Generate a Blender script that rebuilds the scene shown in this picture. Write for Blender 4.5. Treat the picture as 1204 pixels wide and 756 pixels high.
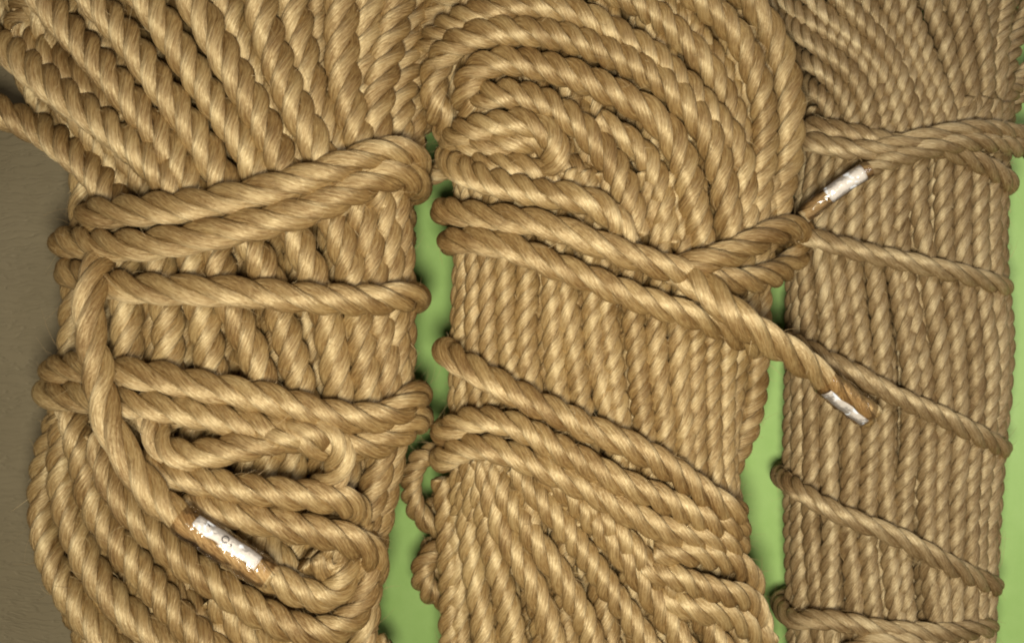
import bpy, math, random
import numpy as np
from mathutils import Vector

for o in list(bpy.data.objects):
    bpy.data.objects.remove(o)
SC = bpy.context.scene
COL = SC.collection
RNG = np.random.default_rng(7)

# ------------------------------------------------------------------ scale, camera, light
# Traced lengths are in "units": one unit is one photo pixel at the height of the
# hank tops (ZREF); a 6 mm rope is about 41 units across.
S = 0.000146
ZREF, DIST = 250.0, 1180.0
ZCAM = ZREF + DIST
CU, CV = 602.0, 378.0

cam_data = bpy.data.cameras.new("camera")
cam = bpy.data.objects.new("camera", cam_data)
COL.objects.link(cam)
cam.location = (0, 0, ZCAM * S)
cam_data.sensor_width = 36.0
cam_data.lens = 18.0 * DIST / 602.0
cam_data.clip_start = 0.01
cam_data.clip_end = 20.0
cam_data.dof.use_dof = True
cam_data.dof.focus_distance = (DIST + 20) * S
cam_data.dof.aperture_fstop = 24.0
SC.camera = cam

world = bpy.data.worlds.new("World")
SC.world = world
world.use_nodes = True
bg = world.node_tree.nodes["Background"]
bg.inputs[0].default_value = (1.0, 0.86, 0.66, 1)
bg.inputs[1].default_value = 0.14

def area_light(name, u, v, z, size, power, col, target):
    d = bpy.data.lights.new(name, 'AREA')
    d.shape = 'DISK'
    d.size = size * S
    d.energy = power
    d.color = col
    o = bpy.data.objects.new(name, d)
    COL.objects.link(o)
    o.location = ((u - CU) * S, (CV - v) * S, z * S)
    t = Vector(((target[0] - CU) * S, (CV - target[1]) * S, target[2] * S))
    o.rotation_euler = (t - o.location).to_track_quat('-Z', 'Y').to_euler()
    return o

# the lamp close to the camera
area_light("lamp", 600, 560, ZCAM + 60, 250, 0.54, (1.0, 0.945, 0.79), (590, 390, 0))
# weak daylight from the far right
area_light("window_light", 1700, -300, 2200, 700, 0.22, (0.95, 0.95, 1.0), (700, 350, 100))

vs = SC.view_settings
vs.view_transform = 'Standard'
vs.look = 'None'
vs.exposure = 0.0
vs.gamma = 1.0
vs.use_curve_mapping = False
SC.render.engine = 'CYCLES'
SC.cycles.filter_width = 2.0

# ------------------------------------------------------------------ materials
def new_mat(name):
    m = bpy.data.materials.new(name)
    m.use_nodes = True
    nt = m.node_tree
    return m, nt, nt.nodes, nt.links, nt.nodes["Principled BSDF"]

def math_node(N, L, op, a, b=None, c=None):
    n = N.new('ShaderNodeMath'); n.operation = op
    for i, x in enumerate((a, b, c)):
        if x is None: continue
        if isinstance(x, (int, float)): n.inputs[i].default_value = x
        else: L.new(x, n.inputs[i])
    return n.outputs[0]

def combine(N, L, x, y, z):
    n = N.new('ShaderNodeCombineXYZ')
    for i, q in enumerate((x, y, z)):
        if isinstance(q, (int, float)): n.inputs[i].default_value = q
        else: L.new(q, n.inputs[i])
    return n.outputs[0]

def noise(N, L, vec, scale, detail=3.0, rough=0.55):
    n = N.new('ShaderNodeTexNoise')
    n.inputs['Scale'].default_value = scale
    n.inputs['Detail'].default_value = detail
    n.inputs['Roughness'].default_value = rough
    L.new(vec, n.inputs['Vector'])
    return n.outputs['Fac']

def ramp(N, L, fac, stops):
    n = N.new('ShaderNodeValToRGB')
    e = n.color_ramp.elements
    while len(e) < len(stops): e.new(0.5)
    for q, (p, c) in zip(e, stops):
        q.position = p; q.color = (*c, 1)
    L.new(fac, n.inputs[0])
    return n.outputs[0]

def jute(name, dark, mid, pale, D):
    """fibres run along each strand, UV.x round the strand, UV.y along it in rope diameters"""
    m, nt, N, L, P = new_mat(name)
    uv = N.new('ShaderNodeUVMap'); uv.uv_map = "UVMap"
    sep = N.new('ShaderNodeSeparateXYZ'); L.new(uv.outputs[0], sep.inputs[0])
    oi = N.new('ShaderNodeObjectInfo')
    rnd = math_node(N, L, 'MULTIPLY', oi.outputs['Random'], 53.0)
    u, v = sep.outputs[0], sep.outputs[1]
    a = math_node(N, L, 'MULTIPLY_ADD', v, 0.12, u)
    # single fibres
    fx = math_node(N, L, 'MULTIPLY', a, 46.0)
    fy = math_node(N, L, 'MULTIPLY', v, 4.2)
    fib = noise(N, L, combine(N, L, fx, fy, rnd), 1.0, 3.0, 0.6)
    # yarns
    wob = noise(N, L, combine(N, L, math_node(N, L, 'MULTIPLY', a, 3.0), v, rnd), 1.0, 1.0)
    ph = math_node(N, L, 'MULTIPLY_ADD', wob, 1.2, math_node(N, L, 'MULTIPLY', a, 9.0))
    yarn = math_node(N, L, 'SINE', math_node(N, L, 'MULTIPLY', ph, 2 * math.pi))
    yarn = math_node(N, L, 'MULTIPLY_ADD', yarn, 0.5, 0.5)
    # slow colour drift along the rope
    drift = noise(N, L, combine(N, L, math_node(N, L, 'MULTIPLY', a, 2.0), math_node(N, L, 'MULTIPLY', v, 0.45), rnd), 1.0, 2.0)
    mixv = math_node(N, L, 'MULTIPLY_ADD', drift, 0.60, math_node(N, L, 'MULTIPLY_ADD', fib, 1.05, -0.30))
    mixv = math_node(N, L, 'MULTIPLY_ADD', yarn, 0.07, mixv)
    mixv = math_node(N, L, 'MULTIPLY_ADD', math_node(N, L, 'SUBTRACT', oi.outputs['Random'], 0.5), 0.10, mixv)
    tone = N.new('ShaderNodeSeparateColor'); L.new(oi.outputs['Color'], tone.inputs[0])
    mixv = math_node(N, L, 'MULTIPLY_ADD', math_node(N, L, 'SUBTRACT', tone.outputs[0], 0.5), 0.10, mixv)
    col = ramp(N, L, mixv, [(0.30, dark), (0.52, mid), (0.76, pale)])
    L.new(col, P.inputs['Base Color'])
    P.inputs['Roughness'].default_value = 0.6
    P.inputs['Specular IOR Level'].default_value = 0.3
    h = math_node(N, L, 'MULTIPLY_ADD', yarn, 0.30, fib)
    b = N.new('ShaderNodeBump')
    b.inputs['Strength'].default_value = 0.8
    b.inputs['Distance'].default_value = D * S * 0.070
    L.new(h, b.inputs['Height'])
    L.new(b.outputs[0], P.inputs['Normal'])
    # silky fibre gloss: bright where the fibres lie across the light, dull where they point at it
    tg = N.new('ShaderNodeTangent'); tg.direction_type = 'UV_MAP'; tg.uv_map = "Fibre"
    gl = N.new('ShaderNodeBsdfAnisotropic')
    L.new(math_node(N, L, 'MULTIPLY_ADD', fib, -0.30, 0.72), gl.inputs['Roughness'])
    gl.inputs['Anisotropy'].default_value = 0.55
    hc = ramp(N, L, mixv, [(0.30, (0.52, 0.38, 0.19)), (0.76, (1.0, 0.87, 0.58))])
    L.new(hc, gl.inputs['Color'])
    L.new(b.outputs[0], gl.inputs['Normal'])
    L.new(tg.outputs[0], gl.inputs['Tangent'])
    mx = N.new('ShaderNodeMixShader'); mx.inputs[0].default_value = 0.235
    L.new(P.outputs[0], mx.inputs[1]); L.new(gl.outputs[0], mx.inputs[2])
    L.new(mx.outputs[0], N["Material Output"].inputs['Surface'])
    return m

DA, DB, DC = 40.0, 34.5, 24.0
JUTE_A = jute("jute_thick", (0.150, 0.077, 0.023), (0.280, 0.168, 0.060), (0.435, 0.300, 0.128), DA)
JUTE_B = jute("jute_medium", (0.150, 0.077, 0.023), (0.280, 0.168, 0.060), (0.435, 0.300, 0.128), DB)
JUTE_C = jute("jute_thin", (0.130, 0.074, 0.029), (0.235, 0.150, 0.066), (0.355, 0.255, 0.130), DC)

def plain(name, col, rough=0.6, spec=0.4):
    m, nt, N, L, P = new_mat(name)
    P.inputs['Base Color'].default_value = (*col, 1)
    P.inputs['Roughness'].default_value = rough
    P.inputs['Specular IOR Level'].default_value = spec
    return m

def fuzz_material():
    m, nt, N, L, P = new_mat("jute_fuzz")
    g = N.new('ShaderNodeNewGeometry')
    c = ramp(N, L, g.outputs['Random Per Island'], [(0.0, (0.30, 0.19, 0.08)), (1.0, (0.62, 0.46, 0.24))])
    L.new(c, P.inputs['Base Color'])
    P.inputs['Roughness'].default_value = 0.5
    return m
FUZZ = fuzz_material()

def paper_material():
    m, nt, N, L, P = new_mat("label_paper")
    tc = N.new('ShaderNodeTexCoord')
    n = noise(N, L, tc.outputs['Object'], 900.0, 3.0)
    L.new(ramp(N, L, n, [(0.3, (0.62, 0.66, 0.73)), (0.7, (0.78, 0.81, 0.87))]), P.inputs['Base Color'])
    P.inputs['Roughness'].default_value = 0.45
    b = N.new('ShaderNodeBump'); b.inputs['Strength'].default_value = 0.5; b.inputs['Distance'].default_value = 0.0002
    L.new(n, b.inputs['Height']); L.new(b.outputs[0], P.inputs['Normal'])
    return m
PAPER = paper_material()
INK = plain("ink", (0.03, 0.025, 0.04), 0.5)

def tape_material():
    m, nt, N, L, P = new_mat("clear_tape")
    out = N["Material Output"]
    tc = N.new('ShaderNodeTexCoord')
    n = noise(N, L, tc.outputs['Object'], 420.0, 3.0, 0.6)
    b = N.new('ShaderNodeBump'); b.inputs['Strength'].default_value = 0.9; b.inputs['Distance'].default_value = 0.0006
    L.new(n, b.inputs['Height'])
    tr = N.new('ShaderNodeBsdfTransparent'); tr.inputs[0].default_value = (0.93, 0.86, 0.78, 1)
    gl = N.new('ShaderNodeBsdfGlossy'); gl.inputs['Roughness'].default_value = 0.12
    L.new(b.outputs[0], gl.inputs['Normal'])
    fr = N.new('ShaderNodeFresnel'); fr.inputs[0].default_value = 1.5
    L.new(b.outputs[0], fr.inputs['Normal'])
    k = math_node(N, L, 'MULTIPLY_ADD', fr.outputs[0], 0.7, 0.03)
    mx = N.new('ShaderNodeMixShader')
    L.new(k, mx.inputs[0]); L.new(tr.outputs[0], mx.inputs[1]); L.new(gl.outputs[0], mx.inputs[2])
    L.new(mx.outputs[0], out.inputs['Surface'])
    return m
TAPE = tape_material()

def leather_material():
    m, nt, N, L, P = new_mat("brown_leather")
    tc = N.new('ShaderNodeTexCoord')
    sep = N.new('ShaderNodeSeparateXYZ'); L.new(tc.outputs['Object'], sep.inputs[0])
    x, y = sep.outputs[0], sep.outputs[1]
    warp = noise(N, L, tc.outputs['Object'], 90.0, 3.0)
    yy = math_node(N, L, 'MULTIPLY_ADD', warp, 0.004, y)
    def lines(fx, fy, seed, width):
        q = noise(N, L, combine(N, L, math_node(N, L, 'MULTIPLY', x, fx), math_node(N, L, 'MULTIPLY', yy, fy), seed), 1.0, 2.0, 0.5)
        d = math_node(N, L, 'ABSOLUTE', math_node(N, L, 'SUBTRACT', q, 0.5))
        mr = N.new('ShaderNodeMapRange'); mr.interpolation_type = 'SMOOTHSTEP'
        mr.inputs[1].default_value = 0.0; mr.inputs[2].default_value = width
        L.new(d, mr.inputs[0])
        return mr.outputs[0]
    crease = math_node(N, L, 'ADD', lines(70.0, 520.0, 0.0, 0.035), lines(95.0, 640.0, 9.0, 0.03))
    cv2 = combine(N, L, math_node(N, L, 'MULTIPLY', x, 900.0), math_node(N, L, 'MULTIPLY', yy, 1900.0), 3.0)
    fine = noise(N, L, cv2, 1.0, 4.0, 0.65)
    big = noise(N, L, tc.outputs['Object'], 35.0, 3.0)
    base = ramp(N, L, big, [(0.3, (0.195, 0.160, 0.098)), (0.7, (0.232, 0.192, 0.120))])
    h = math_node(N, L, 'MULTIPLY_ADD', fine, 0.4, crease)
    b = N.new('ShaderNodeBump'); b.inputs['Strength'].default_value = 0.34; b.inputs['Distance'].default_value = 0.0004
    L.new(h, b.inputs['Height']); L.new(b.outputs[0], P.inputs['Normal'])
    L.new(base, P.inputs['Base Color'])
    P.inputs['Roughness'].default_value = 0.55
    P.inputs['Specular IOR Level'].default_value = 0.35
    return m

def green_material():
    m, nt, N, L, P = new_mat("green_plastic")
    tc = N.new('ShaderNodeTexCoord')
    n = noise(N, L, tc.outputs['Object'], 110.0, 6.0, 0.7)
    f = noise(N, L, tc.outputs['Object'], 2600.0, 2.0)
    L.new(ramp(N, L, n, [(0.3, (0.32, 0.51, 0.155)), (0.7, (0.365, 0.555, 0.185))]), P.inputs['Base Color'])
    P.inputs['Roughness'].default_value = 0.5
    P.inputs['Specular IOR Level'].default_value = 0.3
    b = N.new('ShaderNodeBump'); b.inputs['Strength'].default_value = 0.12; b.inputs['Distance'].default_value = 0.0002
    L.new(f, b.inputs['Height']); L.new(b.outputs[0], P.inputs['Normal'])
    return m

# ------------------------------------------------------------------ mesh helpers
def mesh_np(name, V, Q, uv=None, smooth=True, tris=None):
    """V (n,3) in metres, Q (m,4) quads, tris (k,3)"""
    me = bpy.data.meshes.new(name)
    nq = len(Q); nt_ = 0 if tris is None else len(tris)
    loops = Q.reshape(-1)
    if nt_: loops = np.concatenate([loops, tris.reshape(-1)])
    starts = np.concatenate([np.arange(nq) * 4, nq * 4 + np.arange(nt_) * 3]).astype(np.int32)
    totals = np.concatenate([np.full(nq, 4), np.full(nt_, 3)]).astype(np.int32)
    me.vertices.add(len(V)); me.vertices.foreach_set("co", V.astype(np.float32).reshape(-1))
    me.loops.add(len(loops)); me.loops.foreach_set("vertex_index", loops.astype(np.int32))
    me.polygons.add(nq + nt_)
    me.polygons.foreach_set("loop_start", starts)
    me.polygons.foreach_set("loop_total", totals)
    if smooth: me.polygons.foreach_set("use_smooth", np.ones(nq + nt_, dtype=bool))
    if uv is not None:
        lay = me.uv_layers.new(name="UVMap")
        lay.data.foreach_set("uv", uv[loops].astype(np.float32).reshape(-1))
        lay2 = me.uv_layers.new(name="Fibre")      # U runs along the fibres
        f2 = np.stack([uv[:, 1], uv[:, 0] + 0.12 * uv[:, 1]], 1)
        lay2.data.foreach_set("uv", f2[loops].astype(np.float32).reshape(-1))
    me.update(calc_edges=True)
    return me

def link(name, me, mat, parent):
    o = bpy.data.objects.new(name, me)
    if mat: me.materials.append(mat)
    COL.objects.link(o)
    if parent: o.parent = parent
    return o

def smooth_noise(n, step, amp):
    k = max(4, int(n / step) + 3)
    return np.interp(np.linspace(0, k - 1, n), np.arange(k), RNG.normal(0, amp, k))

def catmull(P, ds):
    P = np.asarray(P, float)
    keep = [0]
    for i in range(1, len(P)):
        if np.linalg.norm(P[i] - P[keep[-1]]) > 1.0: keep.append(i)
    P = P[keep]
    if len(P) == 2: P = np.array([P[0], (P[0] + P[1]) / 2, P[1]])
    ext = np.vstack([2 * P[0] - P[1], P, 2 * P[-1] - P[-2]])
    out = []
    for i in range(1, len(ext) - 2):
        p0, p1, p2, p3 = ext[i - 1:i + 3]
        t0 = 0; t1 = t0 + max(np.linalg.norm(p1 - p0), 1e-6) ** .5
        t2 = t1 + max(np.linalg.norm(p2 - p1), 1e-6) ** .5
        t3 = t2 + max(np.linalg.norm(p3 - p2), 1e-6) ** .5
        t = np.linspace(t1, t2, 24, endpoint=False)[:, None]
        A1 = (t1 - t) / (t1 - t0) * p0 + (t - t0) / (t1 - t0) * p1
        A2 = (t2 - t) / (t2 - t1) * p1 + (t - t1) / (t2 - t1) * p2
        A3 = (t3 - t) / (t3 - t2) * p2 + (t - t2) / (t3 - t2) * p3
        B1 = (t2 - t) / (t2 - t0) * A1 + (t - t0) / (t2 - t0) * A2
        B2 = (t3 - t) / (t3 - t1) * A2 + (t - t1) / (t3 - t1) * A3
        out.append((t2 - t) / (t2 - t1) * B1 + (t - t1) / (t2 - t1) * B2)
    out.append(P[-1][None])
    C = np.vstack(out)
    return resample(C, ds)

def resample(C, ds):
    d = np.concatenate([[0], np.cumsum(np.linalg.norm(np.diff(C, axis=0), axis=1))])
    n = max(6, int(d[-1] / ds))
    s = np.linspace(0, d[-1], n)
    return np.stack([np.interp(s, d, C[:, k]) for k in range(3)], 1)

def frames(C):
    T = np.gradient(C, axis=0)
    T /= np.linalg.norm(T, axis=1)[:, None] + 1e-12
    n = np.cross(T[0], [0.3, 0.5, 0.8]); n /= np.linalg.norm(n)
    Nn = np.empty_like(T); Nn[0] = n
    for i in range(1, len(T)):
        n = n - T[i] * n.dot(T[i]); n /= np.linalg.norm(n)
        Nn[i] = n
    return T, Nn, np.cross(T, Nn)

def sweep_quads(n, m, closed=True):
    i = np.arange(n - 1)[:, None]; j = np.arange(m if closed else m - 1)[None, :]
    a = i * m + j; b = i * m + (j + 1) % m
    return np.stack([a, b, b + m, a + m], -1).reshape(-1, 4)

def fuzz_mesh(C, T, Nn, B, D, R, per_d, core_r):
    """loose fibres standing off the rope, round a thin core"""
    n = len(C)
    # core
    idx = np.arange(0, n, 4)
    if idx[-1] != n - 1: idx = np.append(idx, n - 1)
    a = np.arange(6) * math.pi / 3
    V = [(C[idx, None, :] + core_r * D * (np.cos(a)[None, :, None] * Nn[idx, None, :] + np.sin(a)[None, :, None] * B[idx, None, :])).reshape(-1, 3)]
    Q = [sweep_quads(len(idx), 6)]
    off = len(V[0])
    length = np.linalg.norm(np.diff(C, axis=0), axis=1).sum()
    k = int(length / D * per_d)
    if k > 0:
        ii = RNG.integers(1, n - 1, k)
        an = RNG.uniform(0, 2 * math.pi, k)
        rad = np.cos(an)[:, None] * Nn[ii] + np.sin(an)[:, None] * B[ii]
        tan = np.cross(T[ii], rad)
        p0 = C[ii] + rad * (R[ii] * 0.86)[:, None]
        d = T[ii] * RNG.choice([-1, 1], k)[:, None] * RNG.uniform(0.3, 1.0, k)[:, None] + rad * RNG.uniform(0.1, 0.75, k)[:, None] + tan * RNG.normal(0, 0.5, k)[:, None]
        d /= np.linalg.norm(d, axis=1)[:, None]
        bend = RNG.normal(0, 0.75, (k, 3)) - rad * 0.35
        ln = RNG.gamma(2.2, 0.15, k) * D + 0.10 * D
        w = RNG.uniform(0.0045, 0.009, k) * 36.0
        side = np.cross(d, [0.31, 0.47, 0.83]); side /= np.linalg.norm(side, axis=1)[:, None]
        up = np.cross(d, side)
        M = 4
        ts = np.linspace(0, 1, M)
        fv = np.empty((k, M, 3, 3))
        for q, t in enumerate(ts):
            c = p0 + (d * t + bend * 0.5 * t * t) * ln[:, None]
            ww = w * (1 - 0.7 * t)
            for e in range(3):
                g = e * 2 * math.pi / 3
                fv[:, q, e] = c + (math.cos(g) * side + math.sin(g) * up) * ww[:, None]
        fv[..., 2] = np.maximum(fv[..., 2], 1.5)
        V.append(fv.reshape(-1, 3))
        base = sweep_quads(M, 3)
        Q.append((base[None] + (np.arange(k) * M * 3)[:, None, None]).reshape(-1, 4) + off)
    return np.vstack(V), np.vstack(Q)

ROPES = 0
def rope(name, P, D, mat, parent, pitch=2.6, fine=True, fuzz=7.0, taper=None, label=None, wig=0.035, org=np.zeros(3)):
    """three-strand right-laid rope along points P (units); a part with three strand sub-parts"""
    global ROPES
    ROPES += 1
    ds = D * (0.115 if fine else 0.17)
    C = catmull(P, ds)
    for _ in range(10):
        C[1:-1] = 0.5 * C[1:-1] + 0.25 * (C[:-2] + C[2:])
    n = len(C)
    if wig:
        for k in range(3):
            C[:, k] += smooth_noise(n, 26, wig * D)
        for _ in range(14):
            C[1:-1] = 0.5 * C[1:-1] + 0.25 * (C[:-2] + C[2:])
    C = resample(C, ds); n = len(C)
    T, Nn, B = frames(C)
    seg = np.concatenate([[0], np.cumsum(np.linalg.norm(np.diff(C, axis=0), axis=1))])
    lay = smooth_noise(n, 24, 0.13)
    dphi = 2 * math.pi * np.gradient(seg) / (pitch * 0.95 * D) * (1 + lay)
    phi = np.cumsum(dphi) + RNG.uniform(0, 6.28)
    sc = np.ones(n) if taper is None else np.interp(np.linspace(0, 1, n), taper[0], taper[1])
    R = 0.5 * D * sc
    V, Q = fuzz_mesh(C, T, Nn, B, D, R, fuzz, 0.13)
    core = link(name, mesh_np(name, V * S - org, Q), FUZZ, parent)
    if label: core["label"] = label
    tone = RNG.uniform(0, 1)
    core.color = (tone, tone, tone, 1)
    m = 14 if fine else 8
    al = np.linspace(-math.pi, math.pi, m, endpoint=False)
    al = al - 0.22 * np.sin(al)          # a few more points on the outside
    al = np.append(al, math.pi)          # seam on the inside
    for k in range(3):
        rj = 1 + smooth_noise(n, 14, 0.05)
        ph = phi + k * 2 * math.pi / 3 + smooth_noise(n, 20, 0.06)
        rad = np.cos(ph)[:, None] * Nn + np.sin(ph)[:, None] * B
        tan = -np.sin(ph)[:, None] * Nn + np.cos(ph)[:, None] * B
        rr = (0.262 + 0.236 * rj[:, None] * np.cos(al)[None, :]) * D * sc[:, None]
        tt = (0.272 * rj[:, None] * np.sin(al)[None, :]) * D * sc[:, None]
        Vk = C[:, None, :] + rr[..., None] * rad[:, None, :] + tt[..., None] * tan[:, None, :]
        mm = m + 1
        uv = np.empty((n, mm, 2)); uv[..., 0] = (al / (2 * math.pi) + 0.5)[None, :]; uv[..., 1] = (seg / D)[:, None]
        Vf = Vk.reshape(-1, 3); uvf = uv.reshape(-1, 2)
        Qk = sweep_quads(n, mm, closed=False)
        ce = np.array([C[0] + rad[0] * .262 * D * sc[0], C[-1] + rad[-1] * .262 * D * sc[-1]])
        i0 = len(Vf)
        Vf = np.vstack([Vf, ce]); uvf = np.vstack([uvf, [[.5, 0], [.5, seg[-1] / D]]])
        j = np.arange(mm - 1)
        tr = np.vstack([np.stack([np.full(mm - 1, i0), j + 1, j], 1),
                        np.stack([np.full(mm - 1, i0 + 1), (n - 1) * mm + j, (n - 1) * mm + j + 1], 1)])
        st = link("strand", mesh_np("strand", Vf * S - org, Qk, uvf, True, tr), mat, core)
        st.color = (tone, tone, tone, 1)
    return core, C, T

# ------------------------------------------------------------------ hank cross-sections
def unproject(u, v, z):
    f = (ZCAM - z) / DIST
    return np.array([(u - CU) * f, (CV - v) * f, z])

class Hank:
    def __init__(self, name, label, D, b, lift, outline, mat, p=2.3):
        self.D, self.b, self.mat, self.p = D, b, mat, p
        self.zc = b + lift * D
        o = np.array(outline, float)
        self.ov, self.ol, self.orr = o[:, 0], o[:, 1], o[:, 2]
        e = bpy.data.objects.new(name, None)
        e.empty_display_size = 0.01
        COL.objects.link(e)
        cu = 0.5 * (np.interp(378, self.ov, self.ol) + np.interp(378, self.ov, self.orr))
        w = unproject(cu, 378, 0)
        e.location = (w[0] * S, w[1] * S, 0.0006)
        self.org = np.array(e.location)
        e["label"] = label; e["category"] = "rope"; e["group"] = "hanks of jute rope lying side by side"
        self.root = e
    def edges(self, v):
        return np.interp(v, self.ov, self.ol), np.interp(v, self.ov, self.orr)
    def height(self, u, v, off):
        l, r = self.edges(v)
        cx = 0.5 * (l + r); a = 0.5 * (r - l) - 0.5 * self.D
        t = min(0.999, abs(u - cx) / (a + max(off, -0.5) * self.D))
        return self.zc + (self.b + off * self.D) * (1 - t ** self.p) ** (1 / self.p)
    def pts(self, P, off=0.0):
        out = []
        for q in P:
            o = off + (q[2] if len(q) > 2 else 0.0)
            out.append(unproject(q[0], q[1], self.height(q[0], q[1], o)))
        return out
    def around(self, end, prev, side, off=1.0, drift=0.0):
        """carry a wrap round the side of the hank and underneath"""
        l, r = self.edges(CV - end[1] / ((ZCAM - self.zc) / DIST))
        cx = unproject(0.5 * (l + r), 0, self.zc)[0]
        A = abs(end[0] - cx)
        b = self.b + off * self.D * 0.97
        s0 = max(0.0, (end[2] - self.zc) / b)
        out = []
        for k, deg in enumerate((12, 30, 48, 66, 82, 97)):
            th = math.radians(deg)
            c, s = math.cos(th), math.sin(th)
            x = math.copysign(abs(c) ** (2 / self.p), c) * A
            z = self.zc - b * s ** (2 / self.p)
            out.append(np.array([cx + side * x, end[1] + drift * (k + 1), max(z, self.D * 0.52 + 4)]))
        return out
    def turn(self, P, off=0.0, name="rope_turn", left=False, right=False, pitch=2.6, fine=True, drift=0.0, D=None, **kw):
        w = self.pts(P, off)
        if left: w = self.around(w[0], w[1], -1, max(off, .6), drift)[::-1] + w
        if right: w = w + self.around(w[-1], w[-2], 1, max(off, .6), drift)
        return rope(name, w, D or self.D, self.mat, self.root, pitch, fine, org=self.org, **kw)
    def shell(self, off, degs, v0, v1, lean=0.0, fine=False, pitch=2.5, jit=0.10, vmid=378, D=None, fuzz=1.2, name="rope_turn"):
        vsamp = np.arange(v0, v1 + 1, 55.0)
        shared = smooth_noise(len(vsamp), 3, jit * 1.5)
        for d in degs:
            w = []
            j = shared + smooth_noise(len(vsamp), 3, jit * 0.6)
            for k, v in enumerate(vsamp):
                l, r = self.edges(v)
                cx = 0.5 * (l + r); a = (0.5 * (r - l)) * (ZCAM - self.zc) / DIST + (off - .5) * self.D
                b = self.b + off * self.D
                th = math.radians(d) - lean * (v - vmid) / a + j[k] * self.D / a
                c, s = math.cos(th), math.sin(th)
                x = math.copysign(abs(c) ** (2 / self.p), c) * a
                z = self.zc + math.copysign(abs(s) ** (2 / self.p), s) * b
                cw = unproject(cx, v, self.zc)
                w.append(np.array([cw[0] + x, cw[1], max(z, self.D * 0.52 + 4)]))
            rope(name, w, D or self.D, self.mat, self.root, pitch, fine, fuzz=fuzz, org=self.org)
    def degs(self, off, lo, hi, space=0.95):
        """angles evenly spaced along the section between lo and hi degrees"""
        a = 0.5 * (self.edges(378)[1] - self.edges(378)[0]) + (off - .5) * self.D; b = self.b + off * self.D
        th = np.radians(np.linspace(lo, hi, 721))
        c, s = np.cos(th), np.sin(th)
        x = np.sign(c) * np.abs(c) ** (2 / self.p) * a; z = np.sign(s) * np.abs(s) ** (2 / self.p) * b
        L = np.concatenate([[0], np.cumsum(np.hypot(np.diff(x), np.diff(z)))])
        n = max(1, int(round(L[-1] / (self.D * space))))
        return np.degrees(np.interp((np.arange(n) + 0.5) / n * L[-1], L, th))

def longer(P, start=0.0, end=0.0):
    """carry a turn on past its traced ends"""
    P = [tuple(q) for q in P]
    def ext(a, b, d):
        n = math.hypot(a[0] - b[0], a[1] - b[1])
        return (a[0] + (a[0] - b[0]) / n * d, a[1] + (a[1] - b[1]) / n * d)
    if start: P = [ext(P[0], P[1], start)] + P
    if end: P = P + [ext(P[-1], P[-2], end)]
    return P

def sleeve(name, C, T, i0, i1, rad, a0, a1, mat, parent, org, n_arc=20, lump=0.0, flare=None, ragged=0.0):
    """a curved sheet (or closed tube) round the rope between samples i0..i1; angle 0 faces up"""
    idx = np.arange(i0, i1)
    c = C[idx]; t = T[idx]
    up = np.array([0, 0, 1.0])
    side = np.cross(t, up); side /= np.linalg.norm(side, axis=1)[:, None]
    upp = np.cross(side, t)
    closed = abs(a1 - a0) > 6.2
    ang = np.linspace(a0, a1, n_arc, endpoint=not closed)
    rr = np.full((len(idx), n_arc), rad)
    if lump: rr += RNG.normal(0, lump, rr.shape)
    if flare is not None: rr *= flare(np.linspace(0, 1, len(idx)))[:, None]
    if ragged:
        j0 = smooth_noise(len(idx), 3, ragged); j1 = smooth_noise(len(idx), 3, ragged)
        ang = ang[None, :] + j0[:, None] * np.linspace(1, 0, n_arc)[None, :] + j1[:, None] * np.linspace(0, 1, n_arc)[None, :]
    else:
        ang = np.repeat(ang[None, :], len(idx), 0)
    ring = np.cos(ang)[..., None] * upp[:, None, :] + np.sin(ang)[..., None] * side[:, None, :]
    V = c[:, None, :] + rr[..., None] * ring
    n = len(idx)
    Vo = V.reshape(-1, 3)
    Qo = sweep_quads(n, n_arc, closed)
    # second skin so that the sheet has thickness
    Vi = (c[:, None, :] + (rr - 0.5)[..., None] * ring).reshape(-1, 3)
    off = len(Vo)
    Q = [Qo]
    if mat is not TAPE:
        Q.append(Qo[:, ::-1] + off)
        e = []
        for i in range(n - 1):
            e.append((i * n_arc, (i + 1) * n_arc, (i + 1) * n_arc + off, i * n_arc + off))
            k = n_arc - 1
            e.append((i * n_arc + k, i * n_arc + k + off, (i + 1) * n_arc + k + off, (i + 1) * n_arc + k))
        for j in range(n_arc - 1):
            e.append((j, j + off, j + 1 + off, j + 1))
            k = (n - 1) * n_arc
            e.append((k + j, k + j + 1, k + j + 1 + off, k + j + off))
        Q.append(np.array(e))
        Vo = np.vstack([Vo, Vi])
    return link(name, mesh_np(name, Vo * S - org, np.vstack(Q)), mat, parent)

def tape_flare(t):
    return 1.0 - 0.16 * np.clip((t - 0.86) / 0.14, 0, 1) ** 2 - 0.05 * np.clip((0.1 - t) / 0.1, 0, 1) + 0.03 * np.sin(t * 17)

def near(C, u, v):
    f = (ZCAM - C[:, 2]) / DIST
    d = (C[:, 0] / f + CU - u) ** 2 + (CV - C[:, 1] / f - v) ** 2
    return int(np.argmin(d))

# ------------------------------------------------------------------ surfaces underneath
def slab(name, x0, x1, y0, y1, z0, z1, mat):
    V = np.array([[x, y, z] for z in (z0, z1) for y in (y0, y1) for x in (x0, x1)], float)
    Q = np.array([[0, 2, 3, 1], [4, 5, 7, 6], [0, 1, 5, 4], [2, 6, 7, 3], [0, 4, 6, 2], [1, 3, 7, 5]])
    o = link(name, mesh_np(name, V, Q, smooth=False), mat, None)
    o["kind"] = "structure"
    return o
slab("leather_surface", -0.45, 0.45, -0.4, 0.4, -0.02, 0.0, leather_material())
gx = unproject(285, 0, 0)[0] * S
slab("green_surface", gx, 0.45, -0.4, 0.4, 0.0002, 0.0006, green_material())

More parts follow.
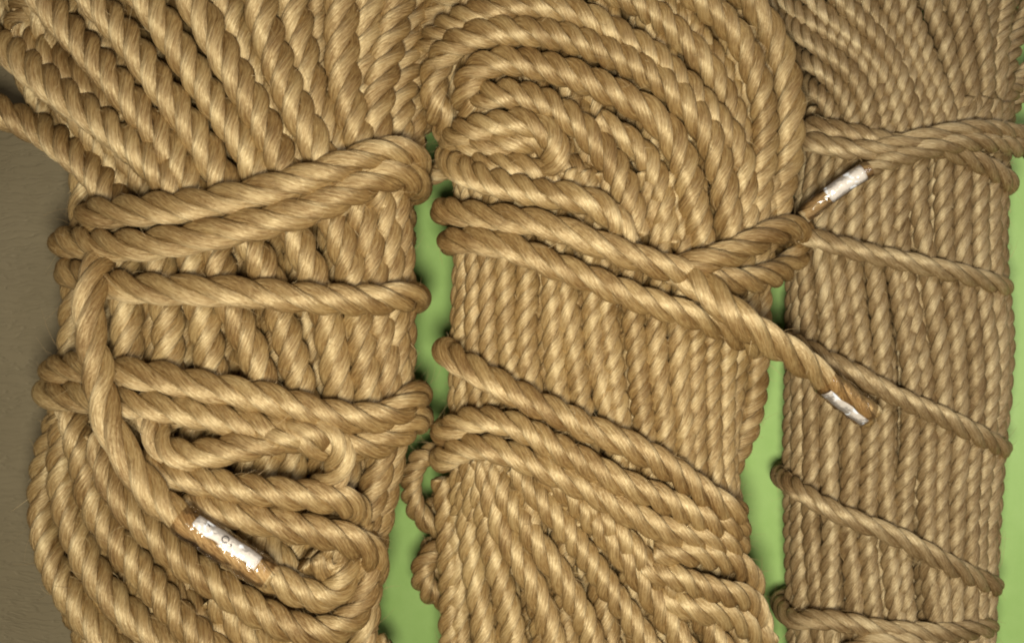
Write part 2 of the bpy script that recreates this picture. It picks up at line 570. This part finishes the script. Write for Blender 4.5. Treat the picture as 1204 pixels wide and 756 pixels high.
# ------------------------------------------------------------------ hank with fanned loops (on leather and green)
H1 = Hank("rope_hank", "thick jute rope hank lying half on brown leather, its loops fanned out",
          DA, 92, 1.75,
          [(-250, -140, 500), (-100, -70, 500), (0, -30, 500), (100, 5, 497), (180, 60, 494), (230, 98, 492), (300, 90, 491), (400, 72, 489),
           (480, 58, 486), (560, 40, 472), (640, 36, 452), (700, 50, 445), (756, 85, 442), (900, 100, 430)], JUTE_A)
# under and side turns
H1.shell(0.0, H1.degs(0, 182, 358), -220, 880, lean=0.03)
H1.shell(-0.95, H1.degs(-0.95, 0, 180, .9), -200, 880, lean=0.25, fine=True, jit=0.2)
H1.shell(-1.8, H1.degs(-1.8, 0, 180, .8), -200, 880, lean=0.1, jit=0.05, fuzz=0)
# fanned loops
FAN = [
    ([(-60, 100), (0, 131), (44, 150), (87, 183), (118, 212), (140, 240), (155, 275, -.3)], .1),
    ([(-50, 10), (-15, 42), (15, 63), (50, 93), (85, 119), (130, 152), (172, 186), (200, 214), (225, 260, -.4)], .35),
    ([(60, -25), (38, -4), (24, 16), (24, 36), (40, 50), (60, 63), (80, 80), (100, 95), (125, 118), (150, 145)], -.6),
    ([(15, -40), (48, -5), (75, 26), (100, 53), (118, 75), (138, 96), (158, 120), (180, 145), (203, 176), (220, 210), (240, 260, -.4)], .25),
    ([(70, -55), (110, 0), (141, 32), (157, 53), (174, 77), (190, 101), (210, 127), (230, 156), (250, 186), (268, 225), (285, 270, -.4)], .15),
    ([(130, -60), (170, -4), (190, 24), (212, 58), (233, 92), (255, 122), (274, 152), (292, 182), (310, 220), (325, 265, -.4)], .2),
    ([(190, -60), (226, -4), (242, 27), (257, 55), (276, 87), (294, 117), (313, 152), (330, 187), (346, 225), (360, 265, -.4)], .4),
    ([(240, -60), (264, -4), (285, 42), (304, 80), (326, 127), (349, 172), (366, 215), (380, 255, -.4)], -.2),
    ([(290, -60), (303, 0), (315, 45), (332, 94), (352, 137), (372, 172), (390, 215), (402, 250, -.4)], .45),
    ([(340, -60), (345, 0), (352, 45), (363, 90), (379, 130), (395, 165), (410, 210), (418, 250, -.4)], -.1),
    ([(385, -60), (376, 0), (377, 50), (385, 100), (400, 150), (410, 200)], -.7),
    ([(405, -60), (402, 0), (400, 50), (403, 95), (412, 130), (422, 160), (434, 200), (440, 240, -.4)], .35),
    ([(440, -60), (435, 0), (430, 60), (430, 100), (440, 150)], -.1),
    ([(485, -60), (471, 0), (462, 40), (451, 85), (442, 120), (440, 150), (446, 200, -.3)], .35),
    ([(495, -40), (486, 20), (480, 70), (472, 110), (466, 150), (470, 190, -.2)], .1),
    ([(492, 60), (490, 110), (484, 150), (480, 190)], -.2),
]
for P, off in FAN:
    H1.turn(longer(P, 150 if P[0][1] < 110 and P[0][0] != 60 and P[0][0] != 492 else 0), off, pitch=2.45, D=42.5)
# turns between the wraps
MID = [
    [(100, 200, -.3), (98, 260), (90, 330), (86, 400), (82, 460), (76, 500)],
    [(150, 240, -.4), (148, 330), (150, 375), (152, 420), (160, 500, -.3)],
    [(185, 240, -.4), (190, 330), (196, 380), (198, 425), (205, 500, -.3)],
    [(222, 240, -.5), (230, 340), (240, 385), (248, 430), (262, 510, -.3)],
    [(245, 230, -.5), (262, 330), (284, 380), (302, 430), (325, 500, -.2)],
    [(272, 240, -.2), (300, 295), (318, 330), (335, 380), (350, 435), (365, 500, -.2)],
    [(330, 230, -.2), (350, 285), (370, 330), (388, 385), (398, 440), (402, 500, -.2)],
    [(375, 220, -.2), (396, 270), (413, 330), (422, 385), (430, 450), (432, 520, -.2)],
    [(408, 210, -.2), (425, 260), (440, 320), (448, 390), (455, 460), (448, 540), (428, 620)],
    [(440, 210), (453, 260), (460, 320), (464, 400), (466, 470), (455, 560), (432, 640), (424, 720), (424, 800)],
    [(462, 215), (468, 260), (472, 320), (472, 400), (470, 470), (456, 560), (434, 650), (426, 740)],
]
for P in MID:
    H1.turn(P, 0.1, pitch=2.6)
# lower loops curving in from the leather side
LOW = [
    ([(84, 450, -.2), (68, 500), (56, 535), (51, 565), (52, 595), (56, 632), (66, 664), (82, 696), (102, 724), (124, 748), (165, 790)], .1),
    ([(92, 450, -.2), (78, 505), (72, 540), (74, 578), (83, 614), (96, 648), (115, 682), (141, 711), (166, 732), (205, 762), (250, 800)], .1),
    ([(80, 470, -.2), (93, 515), (101, 548), (107, 584), (119, 612), (136, 636), (158, 663), (180, 690), (203, 716), (226, 740), (262, 775)], .45),
    ([(118, 510, -.3), (128, 555), (140, 580), (158, 602), (182, 627), (209, 653), (236, 674), (262, 692), (290, 711), (317, 727),
      (345, 740), (375, 746), (404, 738), (424, 716), (430, 688), (431, 655), (424, 618, -.4)], .6),
    ([(150, 640), (190, 690), (230, 722), (270, 750), (320, 790)], -.35),
    ([(250, 700), (285, 738), (310, 762), (350, 800)], -.2),
    ([(290, 560), (300, 620), (330, 665), (365, 690), (400, 720)], -.3),
    ([(385, 640), (400, 655), (390, 672), (372, 668), (365, 655)], .2),
    ([(424, 600), (430, 650), (428, 700), (424, 760), (420, 820)], -.1),
    ([(330, 740), (370, 768), (420, 775), (460, 760)], -.3),
]
for P, off in LOW:
    H1.turn(longer(P, 0, 110 if P[-1][1] > 770 else 0), off, pitch=2.5)
# wraps
W = dict(name="rope_wrap", pitch=3.5)
H1.turn([(101, 254), (125, 250), (176, 247), (230, 242), (288, 231), (350, 213), (390, 200), (428, 185), (458, 176), (480, 182)], 1.05, left=True, right=True, **W)
H1.turn([(74, 286), (88, 285), (125, 290), (176, 288), (230, 281), (288, 268), (350, 252), (390, 236), (428, 217), (460, 204), (478, 208)], 1.1, left=True, right=True, **W)
H1.turn([(80, 320), (105, 329), (140, 337), (200, 340), (250, 342), (300, 344), (350, 348), (400, 351), (450, 353), (482, 350)], 1.0, D=38, left=True, right=True, **W)
H1.turn([(60, 437), (90, 432), (140, 438), (200, 445), (250, 456), (300, 466), (350, 480), (400, 491), (440, 492), (470, 485), (484, 470)], 1.05, D=38, left=True, right=True, name="rope_wrap", pitch=3.1)
H1.turn([(54, 462), (90, 465), (140, 472), (200, 479), (250, 489), (300, 502), (350, 518), (395, 528), (425, 527), (455, 519), (484, 498)], .95, D=38, left=True, right=True, name="rope_wrap", pitch=3.1)
H1.turn([(170, 470, -.6), (178, 500, -.3), (192, 528), (222, 537), (275, 531), (320, 520), (355, 510), (380, 508), (398, 518), (404, 538), (394, 560, -.2), (372, 575, -.8)], 1.15, D=37, name="rope_wrap", pitch=2.8)
H1.turn([(170, 540, -.4), (200, 555), (240, 565), (290, 573), (340, 579), (380, 583), (405, 588), (420, 602, -.6), (424, 620, -1.2)], 1.0, D=38, name="rope_wrap", pitch=3.0)
H1.turn([(225, 585, -.3), (262, 601), (300, 611), (350, 621), (395, 630), (424, 640), (437, 655, -.3), (437, 675, -1.0)], .95, D=40, name="rope_wrap", pitch=2.9)
H1.turn([(270, 650, -.4), (310, 669), (338, 688), (366, 700), (390, 702), (403, 688), (408, 665, -.3), (404, 640, -.8)], .75, D=38, name="rope_wrap", pitch=2.7)
# tail with taped end
c1, C1, T1 = H1.turn([(128, 272, -2.0), (121, 296, -1.35), (112, 322, -.35), (104, 358), (107, 395), (115, 433), (119, 470), (129, 503), (149, 538), (176, 577), (205, 603),
                      (232, 622), (265, 644), (300, 667), (320, 680)], 2.0, name="rope_tail", pitch=3.5, D=37,
                     taper=([0, .72, .78, 1.0], [1, 1, .84, .80]), label="loose rope end bound with clear tape over a white paper label", wig=0.02)

# ------------------------------------------------------------------ hank with a whorl of loops
H2 = Hank("rope_hank", "jute rope hank with a swirl of curved loops, lying between the other two hanks",
          DB, 92, 1.75,
          [(-250, 560, 840), (-100, 530, 870), (0, 500, 905), (60, 495, 932), (120, 502, 945), (180, 525, 948), (250, 534, 928), (320, 531, 906), (400, 526, 884),
           (500, 524, 874), (560, 524, 868), (640, 527, 882), (700, 529, 897), (756, 530, 912), (900, 535, 920)], JUTE_B)
H2.shell(0.0, H2.degs(0, 182, 358), -220, 880, lean=0.03)
H2.shell(-0.55, H2.degs(-0.55, 0, 180, .9), -200, 880, lean=0.12, fine=True, jit=0.15)
H2.shell(0.05, H2.degs(0, 2, 180, 0.68), 215, 620, lean=0.21, fine=True, jit=0.22, fuzz=6.0, pitch=2.6, D=29)
H2.shell(-1.4, H2.degs(-1.4, 0, 180, .8), -200, 880, lean=0.05, jit=0.05, fuzz=0)
WHORL = [
    ([(560, 135, -1.0), (566, 116, -.5), (584, 108), (616, 112), (643, 121), (669, 137), (693, 158), (714, 182), (731, 208), (742, 238), (750, 275, -.5)], .35, 38),
    ([(548, 130, -.7), (545, 108, -.2), (553, 88), (575, 75), (606, 70), (636, 76), (666, 84), (695, 97), (725, 112), (755, 126), (780, 145), (797, 170), (807, 200), (816, 240), (826, 285, -.3)], .5, 38),
    ([(528, 150, -.5), (514, 122), (510, 98), (514, 74), (530, 56), (555, 45), (586, 38), (621, 38), (656, 40), (689, 50), (719, 64), (749, 79), (778, 97), (808, 125), (833, 160), (845, 196), (852, 240), (856, 285, -.3)], .55, 38),
    ([(500, 70, -.3), (508, 45), (525, 30), (555, 17), (593, 8), (631, 8), (668, 14), (699, 26), (728, 42), (755, 57), (783, 78), (812, 104), (842, 136), (863, 165), (872, 198), (874, 240), (876, 280, -.3)], .4, 37),
    ([(640, -35), (690, -18), (740, 0), (775, 22), (805, 48), (828, 72), (846, 98), (860, 125), (870, 155, -.2), (878, 190, -.3)], .0, 34),
    ([(610, -45), (680, -38), (730, -22), (770, -4), (800, 24), (826, 52), (848, 84), (862, 115)], -.5, 34),
    ([(740, -60), (795, -25), (832, 8), (857, 30), (877, 60), (890, 93), (898, 124), (901, 155), (899, 186), (893, 225), (888, 270, -.3)], .45, 35),
    ([(800, -70), (850, -30), (890, 10), (913, 50), (924, 92), (929, 135), (928, 170), (922, 205), (913, 245), (905, 280, -.3)], .45, 38),
    ([(500, 40), (515, 5), (550, -20), (600, -28), (650, -30)], .1, 36),
    # inside the swirl
    ([(530, 172, -.4), (545, 154), (566, 150), (595, 142), (622, 142), (644, 152), (657, 168), (655, 190), (644, 205, -.8)], .55, 35),
    ([(520, 150, -.5), (535, 166), (560, 170), (590, 170), (618, 163), (640, 172, -.5)], .2, 34),
    ([(528, 180, -.2), (548, 190), (590, 193), (630, 202), (660, 220, -.4)], .2, 33),
    ([(526, 185, -.6), (540, 200), (565, 211), (600, 222), (640, 231), (678, 235), (708, 244), (728, 261), (738, 284, -.4)], .75, 36),
    ([(660, 130, -.4), (690, 165), (705, 205), (700, 235)], -.4, 34),
    ([(700, 140), (745, 170), (770, 200), (780, 240), (785, 285)], .1, 33),
    ([(655, 190), (690, 208), (715, 230)], -.2, 33),
]
for P, off, d in WHORL:
    H2.turn(P, off, pitch=2.45, D=d)
# lower turns, fanning to the green side
LOWB = [
    ([(538, 560, -.2), (537, 620), (538, 690), (540, 790)], .0),
    ([(552, 555, -.2), (551, 600), (556, 660), (566, 720), (572, 800)], .05),
    ([(560, 545, -.2), (566, 585), (574, 630), (589, 680), (602, 730), (610, 800)], .15),
    ([(566, 540, -.2), (578, 580), (589, 616), (607, 650), (626, 684), (640, 718), (652, 760), (660, 800)], .2),
    ([(580, 545, -.2), (596, 584), (617, 615), (641, 648), (662, 678), (679, 708), (694, 742), (710, 800)], .25),
    ([(606, 550, -.2), (628, 578), (652, 606), (678, 638), (700, 667), (722, 698), (744, 729), (775, 780)], .35),
    ([(640, 555, -.2), (667, 579), (691, 605), (715, 633), (742, 665), (766, 697), (787, 728), (815, 775)], .4),
    ([(675, 575, -.2), (704, 604), (728, 628), (752, 654), (776, 682), (800, 706), (828, 732), (860, 775)], .45),
    ([(520, 560), (527, 620), (530, 690), (532, 790)], -.3),
    ([(735, 600), (770, 650), (800, 690), (835, 715), (870, 760)], -.2),
]
for P, off in LOWB:
    H2.turn(longer(P, 0, 110 if P[-1][1] > 755 else 0), off, pitch=2.5, D=33)
H2.turn([(892, 300, -.3), (890, 390), (889, 435), (886, 470), (878, 505), (866, 535), (848, 570, -.5)], .3, D=34, pitch=2.2)
# wraps
H2.turn([(524, 247), (545, 250), (593, 257), (631, 262), (681, 278), (731, 297), (770, 310), (800, 319), (835, 328), (870, 331), (904, 324), (930, 309), (943, 295, -.3)], 1.1, left=True, right=True, name="rope_wrap", pitch=3.5)
H2.turn([(800, 318, -.5), (835, 305), (858, 300), (882, 289), (906, 276), (928, 268), (943, 274, -.2)], 1.35, right=True, name="rope_wrap", pitch=3.5)
H2.turn([(529, 282), (545, 281), (580, 285), (618, 296), (656, 311), (694, 326), (731, 342), (769, 358), (805, 369), (840, 381), (872, 398), (890, 406)], 1.05, left=True, right=True, name="rope_wrap", pitch=3.4)
H2.turn([(525, 416), (545, 430), (580, 448), (618, 467), (656, 484), (694, 502), (731, 518), (769, 538), (807, 564), (845, 592), (866, 603)], 1.15, left=True, right=True, name="rope_wrap", pitch=3.3)
H2.turn([(522, 510), (543, 496), (575, 493), (606, 502), (634, 516), (661, 530), (690, 545), (721, 564), (764, 584), (807, 603), (845, 617), (868, 622)], 1.05, left=True, right=True, name="rope_wrap", pitch=2.9)
H2.turn([(522, 540), (543, 526), (568, 523), (593, 531), (621, 542), (650, 556), (684, 572), (721, 593), (755, 611), (795, 628), (835, 636), (866, 642)], .9, left=True, right=True, name="rope_wrap", pitch=2.9)
H2.turn([(770, 650, -.4), (805, 649), (843, 654), (868, 661), (882, 674), (884, 694, -.5)], 1.0, D=33, right=True, name="rope_wrap")
H2.turn([(760, 665, -.5), (793, 677), (831, 692), (858, 698), (878, 700), (891, 716), (897, 738, -.2), (900, 770, -.5)], .9, D=32, name="rope_wrap")
H2.turn([(780, 700, -.5), (818, 715), (856, 724), (881, 738), (902, 760)], .75, D=34, name="rope_wrap")
def tail_pts(P):
    return [unproject(a, b, z) for a, b, z in P]
c2, C2, T2 = rope("rope_tail", tail_pts([(790, 318, 262), (830, 338, 282), (859, 366, 298), (885, 387, 290), (911, 404, 276), (938, 421, 262), (960, 438, 250), (982, 457, 240), (1004, 474, 233), (1026, 489, 229)]),
                  39, JUTE_B, H2.root, 3.3, True, org=H2.org, taper=([0, .66, .72, 1.0], [1, 1, .86, .82]),
                  label="loose rope end in clear tape with a narrow white label, resting on the neighbouring hank", wig=0.02)

# ------------------------------------------------------------------ hank of thinner rope
H3 = Hank("rope_hank", "hank of thinner jute rope with spiral wraps set well apart",
          DC, 70, 1.75,
          [(-250, 880, 1240), (-100, 900, 1222), (0, 915, 1206), (100, 938, 1190), (160, 944, 1183), (300, 925, 1181), (420, 924, 1188), (500, 922, 1179),
           (600, 922, 1171), (756, 924, 1164), (900, 925, 1160)], JUTE_C)
H3.shell(0.0, H3.degs(0, 182, 358), -200, 860, lean=0.03)
H3.shell(-0.6, H3.degs(-0.6, 0, 180, .9), -180, 860, lean=0.1, fine=True, jit=0.15)
H3.shell(0.0, H3.degs(0, 0, 180, 0.83), 130, 850, lean=0.095, fine=True, jit=0.24, fuzz=6.0, pitch=2.9, D=25)
H3.shell(-1.5, H3.degs(-1.5, 0, 180, .8), -180, 860, lean=0.03, jit=0.05, fuzz=0)
FANC = [
    [(900, 60), (922, 82), (945, 95), (963, 108), (977, 127), (984, 150), (988, 185, -.4)],
    [(880, 25), (910, 48), (932, 61), (955, 74), (979, 94), (996, 118), (1003, 145), (1006, 185, -.4)],
    [(880, -20), (918, 14), (942, 39), (967, 58), (991, 78), (1009, 101), (1020, 127), (1024, 150), (1028, 185, -.4)],
    [(905, -20), (940, 14), (963, 31), (987, 49), (1012, 69), (1029, 94), (1038, 121), (1042, 148), (1046, 185, -.4)],
    [(935, -25), (977, 22), (1000, 45), (1022, 66), (1041, 91), (1053, 121), (1059, 148), (1064, 185, -.4)],
    [(965, -30), (997, 8), (1019, 30), (1042, 60), (1057, 88), (1069, 118), (1076, 146), (1080, 185, -.4)],
    [(1000, -30), (1022, 10), (1049, 48), (1064, 76), (1078, 108), (1088, 141), (1094, 185, -.4)],
    [(1030, -30), (1046, 12), (1066, 48), (1081, 80), (1095, 112), (1104, 145), (1110, 185, -.4)],
    [(1055, -30), (1070, 14), (1084, 48), (1097, 82), (1108, 112), (1116, 145), (1120, 185, -.4)],
    [(1083, -30), (1097, 18), (1110, 56), (1120, 95), (1126, 130), (1130, 185, -.3)],
    [(1112, -30), (1125, 18), (1135, 60), (1141, 100), (1146, 135), (1148, 185, -.3)],
    [(1140, -30), (1151, 18), (1157, 60), (1160, 100), (1162, 140), (1164, 185, -.3)],
    [(1190, -30), (1182, 15), (1176, 55), (1172, 95), (1174, 140), (1174, 185, -.2)],
    [(1215, -10), (1202, 30), (1190, 60), (1182, 90), (1178, 130)],
    [(1225, 60), (1208, 84), (1193, 100), (1182, 118), (1174, 140, -.4)],
    [(1230, 85), (1212, 103), (1196, 116), (1184, 134), (1178, 155, -.4)],
]
for i, P in enumerate(FANC):
    H3.turn(longer(P, 140 if P[0][1] < 30 else 40), 0.15 + 0.15 * (i % 3), pitch=2.4, D=25)
W3 = dict(name="rope_wrap", pitch=3.6, D=26)
H3.turn([(950, 147), (967, 150), (1000, 157), (1035, 167), (1075, 173), (1112, 177), (1142, 187), (1168, 201), (1187, 216)], 1.1, left=True, right=True, **W3)
H3.turn([(948, 166), (967, 171), (995, 177), (1028, 178), (1060, 170), (1095, 159), (1130, 152), (1165, 153), (1195, 158), (1230, 165)], 1.5, left=True, **W3)
H3.turn([(936, 270), (956, 279), (992, 291), (1030, 300), (1067, 308), (1105, 317), (1143, 327), (1181, 340)], 1.0, left=True, right=True, drift=2, **W3)
H3.turn([(936, 404), (952, 413), (974, 425), (1004, 439), (1035, 457), (1067, 473), (1105, 489), (1143, 508), (1180, 529)], 1.0, left=True, right=True, drift=2, **W3)
H3.turn([(934, 573), (947, 582), (974, 598), (1010, 614), (1042, 627), (1080, 645), (1118, 664), (1150, 681), (1171, 690)], 1.0, left=True, right=True, drift=2, **W3)
H3.turn([(936, 731), (956, 727), (992, 730), (1030, 738), (1080, 742), (1130, 742), (1165, 737)], 1.0, left=True, right=True, **W3)
H3.turn([(985, 775, -.5), (1020, 757), (1050, 752), (1085, 760), (1120, 775, -.4)], 1.25, **W3)
c3, C3, T3 = H3.turn([(1235, 180), (1190, 172), (1150, 167), (1110, 171), (1075, 180), (1045, 189), (1020, 200), (1000, 212), (980, 226), (960, 241), (944, 255)],
                     1.7, name="rope_tail", pitch=3.4, D=25, taper=([0, .70, .76, 1.0], [1, 1, .85, .80]),
                     label="thin rope end in clear tape with a white paper label wrapped round it", wig=0.02)

# loose bends at the sides of the middle hank, lying low
def low_loop(P, D, name="rope_turn"):
    w = [unproject(a, b, z) for a, b, z in P]
    rope(name, w, D, JUTE_B, H2.root, 2.4, True, org=H2.org)
low_loop([(560, 545, 130), (520, 532, 150), (496, 538, 150), (484, 556, 142), (482, 580, 130), (490, 604, 118), (508, 620, 110), (540, 630, 100)], 30)
low_loop([(545, 575, 95), (515, 585, 92), (505, 600, 85), (515, 618, 75), (550, 640, 70)], 28)
low_loop([(560, 640, 110), (522, 642, 128), (500, 656, 132), (494, 674, 128), (500, 692, 118), (520, 704, 104), (560, 712, 90)], 33)
low_loop([(545, 628, 80), (508, 640, 92), (498, 655, 92), (515, 672, 85), (560, 680, 75)], 30)
low_loop([(560, 160, 120), (534, 182, 130), (524, 202, 132), (506, 208, 128), (492, 192, 118), (490, 165, 105), (510, 130, 95)], 30)
low_loop([(540, 60, 95), (508, 62, 105), (496, 90, 110), (496, 125, 108), (510, 150, 95)], 30)

# ------------------------------------------------------------------ taped ends
i0, i1 = near(C1, 214, 609), len(C1) - 1
sleeve("clear_tape", C1, T1, i0, i1, 17.6, 0, 2 * math.pi, TAPE, c1, H1.org, 26, 0.5, tape_flare)
j0, j1 = near(C1, 228, 618), near(C1, 304, 669)
sleeve("paper_label", C1, T1, j0, j1, 16.9, math.radians(-78), math.radians(-16), PAPER, c1, H1.org, 12, 0.12, None, 0.06)
i0, i1 = near(C2, 968, 445), len(C2) - 1
sleeve("clear_tape", C2, T2, i0, i1, 18.0, 0, 2 * math.pi, TAPE, c2, H2.org, 26, 0.5, tape_flare)
j0, j1 = near(C2, 972, 449), near(C2, 1023, 487)
sleeve("paper_label", C2, T2, j0, j1, 17.2, math.radians(25), math.radians(80), PAPER, c2, H2.org, 12, 0.12, None, 0.05)
i0, i1 = near(C3, 1022, 199), len(C3) - 1
sleeve("clear_tape", C3, T3, i0, i1, 11.4, 0, 2 * math.pi, TAPE, c3, H3.org, 22, 0.2, tape_flare)
j0, j1 = near(C3, 1014, 204), near(C3, 972, 232)
sleeve("paper_label", C3, T3, j0, j1, 10.9, math.radians(-75), math.radians(80), PAPER, c3, H3.org, 14, 0.10, None, 0.06)

# printing on the first label: a small round figure with a tick after it
def print_on(C, T, frac0, deg0, strokes, parent, org, rad):
    for name, pts in strokes:
        w = []
        for ds_, da in pts:
            i = frac0 + ds_ / np.linalg.norm(C[1] - C[0])
            k = int(np.clip(i, 0, len(C) - 2)); f = i - k
            c = C[k] * (1 - f) + C[k + 1] * f; t = T[k]
            side = np.cross(t, [0, 0, 1.0]); side /= np.linalg.norm(side); up = np.cross(side, t)
            g = math.radians(deg0 + da)
            w.append(c + rad * (math.cos(g) * up + math.sin(g) * side))
        P = resample(np.array(w), 0.7)
        Tt, Nn, B = frames(P)
        a = np.arange(6) * math.pi / 3
        V = (P[:, None, :] + 0.62 * (np.cos(a)[None, :, None] * Nn[:, None, :] + np.sin(a)[None, :, None] * B[:, None, :])).reshape(-1, 3)
        link(name, mesh_np(name, V * S - org, sweep_quads(len(P), 6)), INK, parent)
q = near(C1, 263, 643)
ring = [(3.6 * math.cos(t), 13 * math.sin(t)) for t in np.linspace(0.5, 2 * math.pi + 0.1, 26)]
print_on(C1, T1, q, -46, [("printed_figure", ring), ("printed_figure", [(7.5, 4), (9.0, 7), (8.8, 13)])], c1, H1.org, 17.05)
q = near(C1, 240, 626)
print_on(C1, T1, q, -58, [("printed_figure", [(0, -3), (2.5, 0), (4, 5)])], c1, H1.org, 17.05)
